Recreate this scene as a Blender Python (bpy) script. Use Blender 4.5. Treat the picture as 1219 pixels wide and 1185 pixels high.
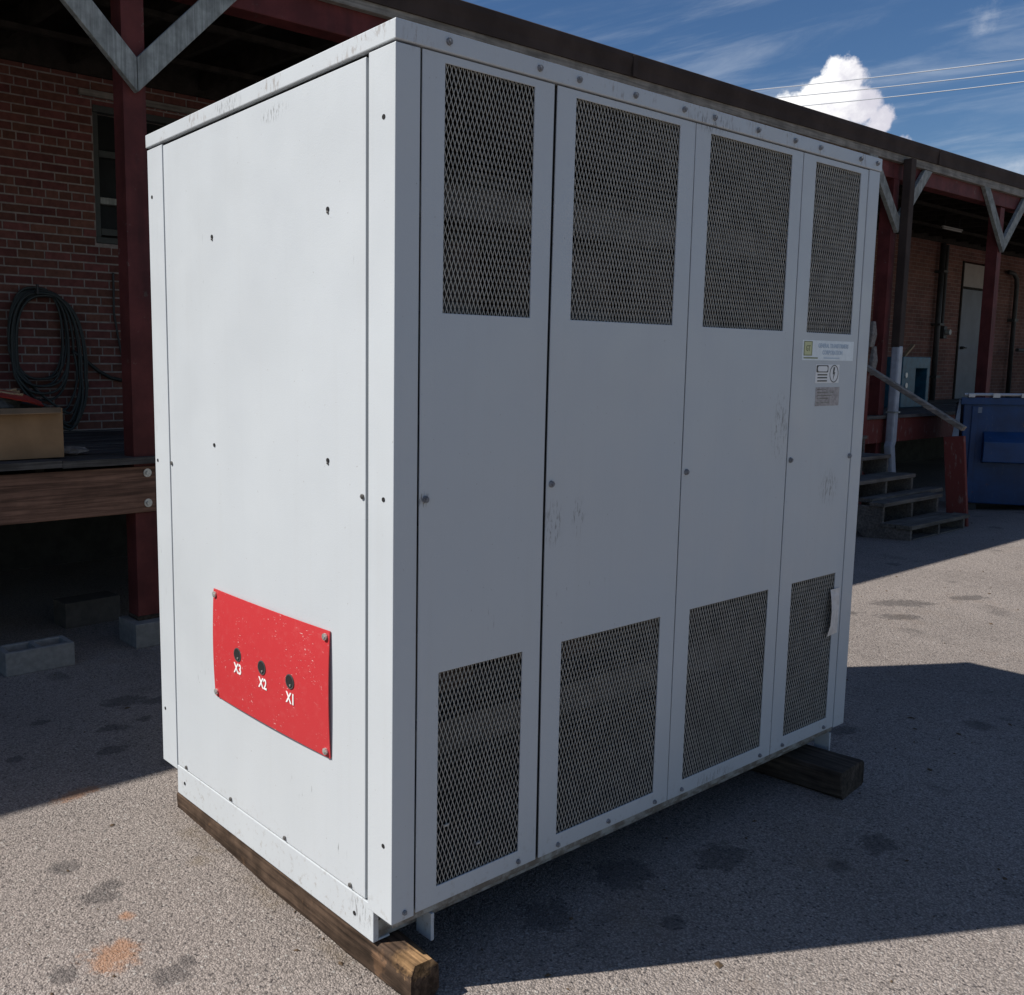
import bpy, math, random
import numpy as np
from mathutils import Vector, Matrix
R = math.radians
random.seed(7)
rng = np.random.RandomState(11)
for o in list(bpy.data.objects): bpy.data.objects.remove(o, do_unlink=True)
S = bpy.context.scene
COL = S.collection

# ------------------------------------------------------------------ camera
cam_d = bpy.data.cameras.new('camera')
cam = bpy.data.objects.new('camera', cam_d); COL.objects.link(cam)
cam.location = (-1.4867, -1.8193, 1.4546)
cam.rotation_euler = (1.4448, 0.0001, -0.6456)
cam_d.sensor_fit = 'HORIZONTAL'; cam_d.sensor_width = 36
cam_d.lens = 33.189; cam_d.shift_x = 0.15191; cam_d.shift_y = -0.0029
cam_d.clip_start = 0.05; cam_d.clip_end = 2000
S.camera = cam

# ------------------------------------------------------------------ light
SUN_EL, SUN_AZ = 46.5, 152.5          # azimuth (from +X, counter-clockwise) of where the sun stands
SKY_STR = 0.06
S.view_settings.view_transform = 'Standard'; S.view_settings.look = 'None'
S.view_settings.gamma = 1; S.view_settings.use_curve_mapping = False
S.view_settings.exposure = 0.23
sd = bpy.data.lights.new('sun', 'SUN'); sd.energy = 5.0; sd.angle = R(0.53); sd.color = (1.0, 0.96, 0.91)
sun = bpy.data.objects.new('sun', sd); COL.objects.link(sun)
sv = Vector((math.cos(R(SUN_EL))*math.cos(R(SUN_AZ)), math.cos(R(SUN_EL))*math.sin(R(SUN_AZ)), math.sin(R(SUN_EL))))
sun.rotation_euler = sv.to_track_quat('Z', 'Y').to_euler(); sun.location = sv*30

# node helper
class NT:
    def __init__(s, nt): s.t = nt; s.n = nt.nodes; s.l = nt.links
    def node(s, typ, **kw):
        n = s.n.new(typ)
        for k, v in kw.items():
            if k == 'inp':
                for a, b in v.items():
                    if isinstance(b, bpy.types.NodeSocket): s.l.new(b, n.inputs[a])
                    else: n.inputs[a].default_value = b
            else: setattr(n, k, v)
        return n
    def math(s, op, a, b=0.0, c=0.0, clamp=False):
        return s.node('ShaderNodeMath', operation=op, use_clamp=clamp, inp={0: a, 1: b, 2: c}).outputs[0]
    def mix(s, f, a, b, typ='MIX'):
        n = s.node('ShaderNodeMix', data_type='RGBA', blend_type=typ, inp={0: f, 6: a, 7: b}); return n.outputs[2]
    def ramp(s, f, a, b, lo=0.0, hi=1.0, smooth=True):
        return s.node('ShaderNodeMapRange', interpolation_type='SMOOTHSTEP' if smooth else 'LINEAR', inp={0: f, 1: a, 2: b, 3: lo, 4: hi}).outputs[0]
    def noise(s, v, scale, detail=3, rough=0.5, dist=0.0, col=False):
        n = s.node('ShaderNodeTexNoise', inp={'Vector': v, 'Scale': scale, 'Detail': detail, 'Roughness': rough, 'Distortion': dist})
        return n.outputs['Color' if col else 'Fac']
    def vor(s, v, scale, feature='F1', out='Distance'):
        n = s.node('ShaderNodeTexVoronoi', feature=feature, inp={'Vector': v, 'Scale': scale}); return n.outputs[out]
    def mapping(s, v, loc=(0,0,0), scale=(1,1,1), rot=(0,0,0)):
        return s.node('ShaderNodeMapping', inp={0: v, 1: loc, 2: rot, 3: scale}).outputs[0]

W = bpy.data.worlds.new('World'); S.world = W; W.use_nodes = True
w = NT(W.node_tree); w.n.clear()
sky = w.node('ShaderNodeTexSky', sky_type='NISHITA')
sky.sun_disc = False; sky.sun_elevation = R(SUN_EL)
sky.sun_rotation = R(90-SUN_AZ)       # blender: rotation 0 = +Y, clockwise
sky.altitude = 200; sky.air_density = 1.0; sky.dust_density = 0.25; sky.ozone_density = 1.6
tc = w.node('ShaderNodeTexCoord').outputs['Generated']
xyz = w.node('ShaderNodeSeparateXYZ', inp={0: tc})
az = w.math('DEGREES', w.math('ARCTAN2', xyz.outputs[1], xyz.outputs[0]))
el = w.math('DEGREES', w.math('ARCSINE', xyz.outputs[2]))
ae = w.node('ShaderNodeCombineXYZ', inp={0: az, 1: el, 2: 0.0}).outputs[0]
nz = w.math('SUBTRACT', w.noise(ae, 0.75, 7, 0.6), 0.5)
nz2 = w.math('SUBTRACT', w.noise(ae, 2.6, 3, 0.6), 0.5)
pert = w.math('ADD', w.math('MULTIPLY', nz, 1.7), w.math('MULTIPLY', nz2, 0.35))
mx = None
for (a, e, r) in [(27.7,13.6,1.7),(26.8,14.9,1.15),(29.2,13.3,1.35),(30.6,12.9,1.0),(25.9,13.6,1.1),(27.2,15.4,.75),(25.0,12.8,.75),(28,11.6,2.4),(24.2,11.2,.8),(32.6,14.9,.42),(33.4,14.5,.4),(31,11,2.0)]:
    d = w.node('ShaderNodeVectorMath', operation='DISTANCE', inp={0: ae, 1: (a, e, 0)}).outputs['Value']
    f = w.math('SUBTRACT', 1.0, w.math('DIVIDE', d, r))
    f = w.math('MULTIPLY', f, r)
    mx = f if mx is None else w.math('MAXIMUM', mx, f)
cum = w.ramp(w.math('ADD', mx, pert), -0.06, 0.34)
# soft scraps of cloud: near the horizon and a small tuft
soft = None
for (a, e, r, am_) in [(20.7,16.75,.95,.34)] + [q + (1.0,) for q in [(19.0,7.0,3.6),(14,6.5,4.5),(6,6,5),(40,7,5),(60,6,6),(-30,6,6),(-80,7,7),(120,6,6)]]:
    d = w.node('ShaderNodeVectorMath', operation='DISTANCE', inp={0: ae, 1: (a, e, 0)}).outputs['Value']
    f = w.math('MULTIPLY', w.math('SUBTRACT', 1.0, w.math('DIVIDE', d, r)), am_)
    soft = f if soft is None else w.math('MAXIMUM', soft, f)
soft = w.ramp(w.math('ADD', soft, w.math('MULTIPLY', nz, 1.3)), 0.0, 0.9, 0.0, 0.75)
# thin high cloud everywhere, drawn out into streaks
zc = w.math('ADD', w.math('MAXIMUM', xyz.outputs[2], 0.02), 0.12)
pl = w.node('ShaderNodeCombineXYZ', inp={0: w.math('DIVIDE', xyz.outputs[0], zc), 1: w.math('DIVIDE', xyz.outputs[1], zc), 2: 0.0}).outputs[0]
cv = w.mapping(w.mapping(pl, rot=(0,0,R(74))), scale=(0.8, 2.3, 1))
cir = w.ramp(w.noise(cv, 1.6, 8, 0.62, 0.6), 0.40, 0.78)
cir2 = w.ramp(w.noise(w.mapping(pl, loc=(4.2,1.3,0)), 0.9, 4, 0.5), 0.30, 0.60)
cirm = w.math('MULTIPLY', w.math('MULTIPLY_ADD', w.math('MULTIPLY', cir, cir2), 0.42, 0.025), 1.0)
base = w.node('ShaderNodeHueSaturation', inp={'Hue': .508, 'Saturation': 1.34, 'Value': 1.04, 'Fac': 1.0, 'Color': sky.outputs[0]}).outputs[0]
base = w.mix(cirm, base, (10.5, 11.3, 12.3, 1))
base = w.mix(soft, base, (11.5, 12, 12.8, 1))
shade = w.ramp(w.math('ADD', w.math('MULTIPLY', nz, 1.8), w.math('MULTIPLY', w.math('SUBTRACT', az, 26.9), 0.26)), -0.55, 0.45)
ccol = w.mix(shade, (10, 9.8, 11, 1), (17.5, 17.4, 17.2, 1))
base = w.mix(cum, base, ccol)
bg = w.node('ShaderNodeBackground', inp={0: base, 1: SKY_STR})
wo = w.node('ShaderNodeOutputWorld', inp={0: bg.outputs[0]})

# ------------------------------------------------------------------ materials
def M(name, fn=None, color=(.5,.5,.5), rough=.6, metallic=0.0, var=0.0, vscale=8.0, bump=0.0, bscale=60.0, spec=0.5, rand=0.0, grain=None):
    m = bpy.data.materials.new(name); m.use_nodes = True
    t = NT(m.node_tree); b = t.n['Principled BSDF']
    b.inputs['Roughness'].default_value = rough; b.inputs['Metallic'].default_value = metallic
    b.inputs['Specular IOR Level'].default_value = spec
    co = t.node('ShaderNodeTexCoord').outputs['Object']
    geo = t.node('ShaderNodeNewGeometry').outputs['Position']
    c = t.node('ShaderNodeRGB'); c.outputs[0].default_value = (*color, 1); c = c.outputs[0]
    if fn: c = fn(t, b, co, geo, c)
    if var > 0:
        n = t.noise(geo, vscale, 6, .6)
        c = t.mix(1.0, c, t.node('ShaderNodeCombineColor', inp={0: t.ramp(n, .3, .7, 1-var, 1+var), 1: t.ramp(n, .3, .7, 1-var, 1+var), 2: t.ramp(n, .3, .7, 1-var, 1+var)}).outputs[0], 'MULTIPLY')
    if grain:                                  # wood grain along an axis
        sc = [55, 55, 55]; sc[grain[0]] = 2.2
        g = t.noise(t.mapping(geo, scale=sc), 1.0, 5, .65, .4)
        k = t.ramp(g, .3, .72, 1-grain[1], 1+grain[1]*.6)
        c = t.mix(1.0, c, t.node('ShaderNodeCombineColor', inp={0: k, 1: k, 2: k}).outputs[0], 'MULTIPLY')
        bn = t.node('ShaderNodeBump', inp={'Strength': .5, 'Distance': .004, 'Height': g}); t.l.new(bn.outputs[0], b.inputs['Normal'])
    if rand > 0:
        oi = t.node('ShaderNodeObjectInfo').outputs['Random']
        hs = t.node('ShaderNodeHueSaturation', inp={'Hue': t.ramp(t.math('FRACT', t.math('MULTIPLY', oi, 7.31)), 0, 1, .49, .515, False), 'Saturation': 1.0, 'Value': t.ramp(oi, 0, 1, 1-rand, 1+rand, False), 'Color': c})
        c = hs.outputs[0]
    if bump > 0:
        bn = t.node('ShaderNodeBump', inp={'Strength': bump, 'Distance': .004, 'Height': t.noise(geo, bscale, 4, .6)}); t.l.new(bn.outputs[0], b.inputs['Normal'])
    t.l.new(c, b.inputs['Base Color'])
    return m

def paint_fn(t, b, co, geo, c):
    s = t.node('ShaderNodeSeparateXYZ', inp={0: geo})
    big = t.noise(geo, 1.6, 4, .55)
    c = t.mix(t.ramp(big, .35, .7, 0, .10), c, (.60,.63,.62,1))
    # small vertical scratches and scuffs in clusters
    clus = t.ramp(t.noise(geo, 3.3, 2, .5), .62, .72)
    scr = t.ramp(t.noise(t.mapping(geo, scale=(130,130,14)), 1.0, 3, .6), .66, .73)
    scr = t.math('MULTIPLY', scr, clus)
    c = t.mix(t.math('MULTIPLY', scr, .75), c, (.10,.10,.10,1))
    def near(lst):
        m = None
        for (p, rx, rz) in lst:
            q = t.mapping(t.mapping(geo, loc=(-p[0],-p[1],-p[2])), scale=(1/rx,1/rx,1/rz))
            d = t.ramp(t.node('ShaderNodeVectorMath', operation='LENGTH', inp={0: q}).outputs['Value'], 1.0, .3)
            m = d if m is None else t.math('MAXIMUM', m, d)
        return m
    spots = near([((1.815,0,1.27),.07,.16),((2.20,0,1.02),.09,.09),((.60,0,1.03),.05,.09),((.71,0,1.04),.04,.08),((.10,0,1.136),.03,.03),((0,.13,-.02),.07,.06),((0,.55,2.19),.10,.03),((0,.80,2.26),.12,.04),((1.3,0,2.25),.16,.04),((1.5,0,.02),.15,.04),((.25,0,.08),.05,.04)])
    ln = t.ramp(t.noise(t.mapping(geo, scale=(170,170,30), rot=(.1,.12,0)), 1.0, 4, .65), .53, .60)
    c = t.mix(t.math('MULTIPLY', t.math('MULTIPLY', spots, ln), .65), c, (.12,.115,.11,1))
    # fine specks
    sp = t.ramp(t.noise(geo, 95, 2, .5), .735, .77)
    c = t.mix(t.math('MULTIPLY', sp, .4), c, (.16,.13,.10,1))
    # faint run-off streaks down the sheets
    st = t.ramp(t.noise(t.mapping(geo, scale=(26,26,.8)), 1.0, 4, .6), .50, .75, 0, .07)
    c = t.mix(st, c, (.40,.40,.38,1))
    # grime at the foot and rusty wear along the very top
    ft = t.math('MULTIPLY', t.ramp(s.outputs[2], .14, -.09, 0, 1), t.ramp(t.noise(geo, 38, 5, .7), .54, .68, 0, .55))
    c = t.mix(ft, c, (.27,.24,.20,1))
    tp = t.math('MULTIPLY', t.ramp(s.outputs[2], 2.215, 2.262, 0, 1), t.math('MULTIPLY', t.ramp(t.noise(geo, 9, 3, .6), .50, .62), t.ramp(t.noise(t.mapping(geo, scale=(90,90,28)), 1.0, 4, .7), .50, .60)))
    c = t.mix(t.math('MULTIPLY', tp, .55), c, (.26,.22,.19,1))
    # oil-canning of the sheet and a fine orange peel
    h = t.math('ADD', t.math('MULTIPLY', t.noise(t.mapping(geo, scale=(1.3,1.3,.8)), 1.0, 2, .4), 2.2), t.math('MULTIPLY', t.noise(geo, 240, 2, .5), .012))
    bn = t.node('ShaderNodeBump', inp={'Strength': .6, 'Distance': .045, 'Height': h}); t.l.new(bn.outputs[0], b.inputs['Normal'])
    rr = t.ramp(t.noise(geo, 5, 4, .6), .3, .7, .36, .52); t.l.new(rr, b.inputs['Roughness'])
    return c
GREY = M('grey_enamel', paint_fn, color=(.50,.532,.552), rough=.42, spec=.4)
def grime_fn(t, b, co, geo, c):
    n = t.noise(geo, 14, 6, .7)
    c = t.mix(t.ramp(n, .35, .6), c, (.16,.14,.115,1))
    return c
GRIMY = M('grimy_enamel', grime_fn, color=(.36,.37,.35), rough=.7)
MESHM = M('grey_expanded_metal', color=(.42,.405,.36), rough=.5, var=.12, vscale=15)
DARKGAP = M('dark_inner_steel', color=(.05,.05,.05), rough=.8)
INNER = M('inner_shell', color=(.022,.022,.022), rough=.8, var=.2)
COIL = M('varnished_winding', color=(.055,.032,.022), rough=.6, var=.3, vscale=20)
CLAMP = M('core_clamp', color=(.11,.10,.09), rough=.6, var=.2)
BOLT = M('bolt_steel', color=(.18,.17,.16), rough=.45, metallic=.5, var=.3, vscale=80)
BOLTP = M('painted_bolt', color=(.22,.225,.235), rough=.75, spec=.2, var=.3, vscale=80)
ZINC = M('zinc_bolt', color=(.55,.54,.50), rough=.4, metallic=.6, var=.2, vscale=90)
BLACK = M('hole_black', color=(.008,.008,.008), rough=.9)
def red_fn(t, b, co, geo, c):
    n = t.noise(geo, 30, 6, .7)
    c = t.mix(t.ramp(n, .5, .8, 0, .22), c, (.60,.16,.15,1))
    f = t.ramp(t.noise(t.mapping(geo, scale=(60,60,200), rot=(.5,0,0)), 1.0, 3, .6), .66, .72)
    g = t.ramp(t.noise(geo, 110, 3, .6), .68, .73)
    c = t.mix(t.math('MULTIPLY', t.math('MAXIMUM', f, g), t.ramp(t.noise(geo, 9, 2, .5), .42, .6, .15, .85)), c, (.72,.55,.52,1))
    return c
RED = M('scratched_red_fibreboard', red_fn, color=(.50,.03,.035), rough=.55)
WHITE = M('white_print', color=(.8,.8,.78), rough=.6)

def asphalt_fn(t, b, co, geo, c):
    s = t.node('ShaderNodeSeparateXYZ', inp={0: geo})
    p2 = t.node('ShaderNodeCombineXYZ', inp={0: s.outputs[0], 1: s.outputs[1], 2: 0.0}).outputs[0]
    vn = t.node('ShaderNodeTexVoronoi', feature='F1', inp={'Vector': p2, 'Scale': 175.0, 'Randomness': 1.0})
    cell = t.node('ShaderNodeSeparateColor', inp={0: vn.outputs['Color']})
    vn2 = t.node('ShaderNodeTexVoronoi', feature='F1', inp={'Vector': p2, 'Scale': 85.0, 'Randomness': 1.0})
    cell2 = t.node('ShaderNodeSeparateColor', inp={0: vn2.outputs['Color']})
    k = t.ramp(cell.outputs[0], 0, 1, .66, 1.34, False)
    edge = t.ramp(vn.outputs['Distance'], .25, .75, 1.06, .70)
    k = t.math('MULTIPLY', k, edge)
    wpeb = t.math('GREATER_THAN', cell2.outputs[1], .93)
    wpeb = t.math('MULTIPLY', wpeb, t.ramp(vn2.outputs['Distance'], .5, .3))
    big = t.noise(p2, .55, 5, .6)
    k = t.math('MULTIPLY', k, t.ramp(big, .3, .7, .84, 1.12))
    c = t.mix(1.0, c, t.node('ShaderNodeCombineColor', inp={0: k, 1: k, 2: k}).outputs[0], 'MULTIPLY')
    c = t.mix(t.math('MULTIPLY', wpeb, .55), c, (.46,.44,.40,1))
    dk = t.math('MULTIPLY', t.math('LESS_THAN', cell2.outputs[2], .05), t.ramp(vn2.outputs['Distance'], .5, .3))
    c = t.mix(t.math('MULTIPLY', dk, .7), c, (.045,.04,.04,1))
    # warm / rusty tone patches
    c = t.mix(t.ramp(t.noise(p2, 1.7, 5, .65), .55, .8, 0, .35), c, (.24,.17,.115,1))
    # scattered oil drips, some joined to blotches
    wp = t.node('ShaderNodeVectorMath', operation='ADD', inp={0: p2, 1: t.node('ShaderNodeVectorMath', operation='SCALE', inp={0: t.noise(p2, 14, 4, .6, col=True), 3: .07}).outputs[0]}).outputs[0]
    ov = t.node('ShaderNodeTexVoronoi', feature='F1', inp={'Vector': wp, 'Scale': 3.4, 'Randomness': 1.0})
    oc = t.node('ShaderNodeSeparateColor', inp={0: ov.outputs['Color']})
    rad = t.ramp(oc.outputs[0], .35, 1, .0, .30)
    oil = t.ramp(t.math('SUBTRACT', rad, ov.outputs['Distance']), -.05, .09, 0, .5)
    oil = t.math('MULTIPLY', oil, t.ramp(t.noise(p2, .8, 3, .5), .40, .58))
    ov3 = t.ramp(t.noise(wp, 2.1, 6, .62), .60, .73, 0, .34)
    oil = t.math('MAXIMUM', oil, ov3)
    nzs = t.math('SUBTRACT', t.noise(p2, 17, 7, .75), .5)
    def blob(lst, soft=.35):
        m = None
        for (x, y, rx, ry, a) in lst:
            q = t.mapping(p2, loc=(-x, -y, 0))
            q = t.node('ShaderNodeMapping', vector_type='TEXTURE', inp={0: q, 2: (0,0,R(a)), 3: (rx, ry, 1)}).outputs[0]
            d = t.node('ShaderNodeVectorMath', operation='LENGTH', inp={0: q}).outputs['Value']
            f = t.math('SUBTRACT', 1.0, d); m = f if m is None else t.math('MAXIMUM', m, f)
        return t.ramp(t.math('ADD', m, t.math('MULTIPLY', nzs, 2.6)), 0, soft)
    ob = blob([(-.45,.90,.07,.05,0),(-.40,.93,.04,.04,0),(-.49,1.12,.06,.05,0),(-.44,.43,.06,.05,0),(-.37,.46,.03,.03,0),(-.68,.60,.05,.045,0),(.34,2.55,.14,.10,0),(.46,2.45,.08,.07,0),(.12,2.2,.07,.05,0),(.30,2.22,.05,.04,0),(.02,1.95,.08,.05,0),(-.1,2.5,.05,.05,0),(-.35,2.1,.04,.04,0),
               (1.01,.02,.14,.1,0),(1.38,-.12,.14,.09,0),(1.9,-.4,.1,.06,20),(.62,.0,.11,.09,0),(.9,-.25,.05,.04,0),(2.7,-.7,.09,.06,0),(2.9,.2,.09,.05,0),
               (5.6,1.1,.28,.1,-30),(5.2,.95,.18,.08,-30),(6.2,.9,.2,.07,-20),(4.9,1.25,.25,.06,-30),(3.2,-1.0,.25,.1,-25)])
    c = t.mix(t.math('MULTIPLY', t.math('MAXIMUM', t.math('MULTIPLY', ob, .52), oil), 1.0), c, (.045,.042,.042,1))
    rs = blob([(-.54,.59,.10,.085,0),(-.50,.63,.05,.05,0),(-.427,.757,.03,.03,0),(-.25,1.62,.14,.05,10)], .7)
    dirt = blob([(-.03,1.05,.07,.22,0),(-.02,.62,.06,.20,0),(-.01,.25,.05,.16,0),(-.10,.9,.06,.06,0)], 1.2)
    c = t.mix(t.math('MULTIPLY', dirt, .5), c, (.15,.115,.075,1))
    c = t.mix(t.math('MULTIPLY', rs, .62), c, (.34,.17,.085,1))
    hgt = t.math('ADD', t.math('MULTIPLY', vn.outputs['Distance'], -.9), t.math('MULTIPLY', vn2.outputs['Distance'], -.7))
    bn = t.node('ShaderNodeBump', inp={'Strength': .85, 'Distance': .005, 'Height': hgt}); t.l.new(bn.outputs[0], b.inputs['Normal'])
    return c
ASPHALT = M('worn_asphalt', asphalt_fn, color=(.292,.253,.225), rough=.9, spec=.2)
def endwood(t, b, co, geo, c):
    sx = t.node('ShaderNodeSeparateXYZ', inp={0: geo})
    n = t.math('MULTIPLY', t.math('SUBTRACT', t.noise(geo, 24, 4, .7), .5), .14)
    e = t.math('ADD', t.ramp(t.math('ADD', sx.outputs[1], n), .03, -.03), 0.0)
    tp_ = t.ramp(t.math('ADD', sx.outputs[2], n), -.135, -.105)
    c = t.mix(t.math('MULTIPLY', e, tp_), c, (.34,.205,.10,1))
    blot = t.ramp(t.noise(geo, 9, 4, .6), .60, .68, 0, .6)
    return t.mix(blot, c, (.20,.115,.065,1))
SUPPW = M('split_brown_timber', endwood, color=(.068,.045,.031), rough=.9, grain=(1,.6), var=.4, vscale=11, spec=.15)
DARKWOOD = M('weathered_dark_timber', color=(.065,.05,.038), rough=.85, grain=(1,.55), var=.35, vscale=7, spec=.2)
LOGW = M('broken_tan_timber', color=(.34,.21,.11), rough=.85, grain=(1,.5), var=.3, vscale=25, spec=.2)
BEAMW = M('brown_edge_timber', color=(.215,.105,.078), rough=.8, grain=(0,.5), var=.2, vscale=4, rand=.1, spec=.2)
PLANKW = M('grey_deck_plank', color=(.085,.076,.070), rough=.85, grain=(0,.45), var=.3, vscale=4, rand=.25, spec=.2)
STEPW = M('weathered_stair_board', color=(.13,.115,.10), rough=.85, grain=(0,.4), var=.25, vscale=5, rand=.1, spec=.2)
BRACEW = M('weathered_grey_brace', color=(.27,.28,.26), rough=.85, grain=(2,.3), var=.25, vscale=12, rand=.08, spec=.2)
FASCIAW = M('grey_fascia_board', color=(.24,.22,.19), rough=.85, grain=(0,.35), var=.25, vscale=6, spec=.2)
def peel(t, b, co, geo, c):
    n = t.math('MULTIPLY', t.ramp(t.noise(geo, 16, 6, .7), .62, .68), t.ramp(t.noise(geo, 2.5, 2, .5), .45, .6))
    c = t.mix(t.math('MULTIPLY', n, .8), c, (.15,.12,.10,1))
    return t.mix(t.ramp(t.noise(t.mapping(geo, scale=(9,9,.9)), 1.0, 4, .6), .5, .7, 0, .5), c, (.055,.018,.016,1))
REDP = M('oxide_red_paint', peel, color=(.115,.030,.025), rough=.7, var=.25, vscale=5, rand=.05, spec=.25)
def redwear(t, b, co, geo, c):
    return t.mix(t.ramp(t.noise(t.mapping(geo, scale=(20,20,6)), 1.0, 5, .7), .55, .66, 0, .7), c, (.22,.16,.14,1))
REDWORN = M('worn_red_paint', redwear, color=(.15,.036,.030), rough=.75, spec=.2)
FOUND = M('shade_dark_foundation', color=(.03,.028,.025), rough=.95, var=.3)  # near-black concrete: the shade under the dock is put into its colour
FOUNDB = M('dark_brown_block', color=(.07,.06,.05), rough=.95, var=.3, bump=.4)  # block concrete in a dark brown tone
RAILW = M('pale_weathered_rail', color=(.26,.225,.19), rough=.85, grain=(1,.4), var=.3, vscale=9, spec=.15)
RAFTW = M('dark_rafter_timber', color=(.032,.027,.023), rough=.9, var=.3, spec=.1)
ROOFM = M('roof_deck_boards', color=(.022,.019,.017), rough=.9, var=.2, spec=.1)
GUTTER = M('brown_gutter_metal', color=(.055,.040,.034), rough=.85, spec=.15, var=.2, vscale=3)
BRICK = M('dark_red_brick', color=(.135,.052,.043), rough=.85, var=.18, vscale=18, bump=.3, bscale=130, rand=.22, spec=.2)
MORTAR = M('grey_mortar', color=(.26,.225,.205), rough=.95, var=.2, vscale=20, bump=.3, spec=.1)
def fbrick(t, b, co, geo, c):
    s = t.node('ShaderNodeSeparateXYZ', inp={0: geo})
    v = t.node('ShaderNodeCombineXYZ', inp={0: s.outputs[0], 1: s.outputs[2], 2: 0.0}).outputs[0]
    bt = t.node('ShaderNodeTexBrick', inp={'Vector': v, 'Color1': (.17,.078,.06,1), 'Color2': (.12,.055,.045,1), 'Mortar': (.21,.17,.145,1), 'Scale': 1.0, 'Mortar Size': .005, 'Mortar Smooth': .2, 'Bias': 0.0, 'Brick Width': .226, 'Row Height': .0724})
    bn = t.node('ShaderNodeBump', inp={'Strength': .6, 'Distance': .006, 'Height': t.math('SUBTRACT', 1.0, bt.outputs['Fac'])}); t.l.new(bn.outputs[0], b.inputs['Normal'])
    return bt.outputs['Color']
FBRICK = M('distant_brickwork', fbrick, rough=.85, var=.2, vscale=2.5, spec=.2)
CONC = M('grey_concrete_block', color=(.20,.195,.185), rough=.95, var=.15, vscale=25, bump=.5, bscale=150, rand=.15, spec=.2)
CARD = M('brown_cardboard', color=(.30,.185,.10), rough=.85, var=.12, vscale=6, spec=.2)
CABLE = M('dark_green_cable', color=(.028,.034,.032), rough=.6, rand=.3)
ROPE = M('tan_cord', color=(.30,.20,.11), rough=.8, var=.3, vscale=60)
REDPL = M('faded_red_plastic', color=(.33,.04,.03), rough=.5, var=.2)
CLOTHD = M('dark_scrap_cloth', color=(.05,.05,.045), rough=.95, var=.5, vscale=30)
CLOTHL = M('pale_rag_cloth', color=(.20,.18,.165), rough=.95, var=.3, vscale=30)
PVC = M('grey_white_downspout', color=(.33,.35,.39), rough=.5, var=.15, vscale=9)
def dumpw(t, b, co, geo, c):
    n = t.ramp(t.noise(geo, 14, 6, .7), .60, .70)
    s_ = t.node('ShaderNodeSeparateXYZ', inp={0: geo})
    low = t.ramp(s_.outputs[2], .5, -.1, .15, 1)
    c = t.mix(t.math('MULTIPLY', n, low), c, (.09,.04,.02,1))
    g = t.ramp(t.noise(t.mapping(geo, scale=(40,40,6)), 1.0, 4, .6), .62, .72, 0, .35)
    return t.mix(g, c, (.12,.14,.17,1))
BLUE = M('navy_blue_dumpster_paint', dumpw, color=(.003,.038,.125), rough=.5, var=.25, vscale=4)
BLUEL = M('worn_blue_edge', color=(.18,.22,.28), rough=.55, var=.2, vscale=12)
CHROME = M('bare_hinge_steel', color=(.5,.5,.5), rough=.4, metallic=.4)
YEL = M('yellow_sticker', color=(.55,.40,.05), rough=.6, var=.2, vscale=30)
TEAL = M('teal_machine_paint', color=(.012,.085,.13), rough=.5, var=.25, vscale=10)
DOORM = M('grey_blue_door_paint', color=(.12,.13,.15), rough=.6, var=.12, vscale=3)
TRANS = M('beige_transom_board', color=(.30,.26,.235), rough=.7, var=.08)
IRON = M('dark_iron', color=(.035,.035,.035), rough=.6, var=.2)
LAMPW = M('white_lamp_housing', color=(.34,.34,.32), rough=.5)
GLASS = M('dusty_dark_window_glass', color=(.012,.013,.013), rough=.5, spec=.15, var=.3, vscale=4)
FRAMEW = M('grey_green_window_frame', color=(.05,.055,.05), rough=.7, var=.15)
WIRE = M('pale_wire', color=(.34,.36,.39), rough=.6)
PAPER = M('cream_paper', color=(.74,.68,.62), rough=.8, var=.12, vscale=30)
LABW = M('faded_label_vinyl', color=(.74,.80,.82), rough=.45, var=.06, vscale=40)
LABB = M('faded_blue_print', color=(.42,.52,.62), rough=.5)
LABY = M('faded_yellow_print', color=(.55,.56,.30), rough=.5)
LABG = M('olive_print', color=(.20,.22,.10), rough=.5)
LABK = M('black_print', color=(.03,.03,.03), rough=.5)
LABT = M('faded_tan_plate', color=(.36,.33,.32), rough=.6, var=.25, vscale=60)
TWIG = M('dry_leaf_litter', color=(.10,.06,.035), rough=.9, rand=.4)
STRAW = M('pale_straw', color=(.6,.58,.5), rough=.8)

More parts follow.
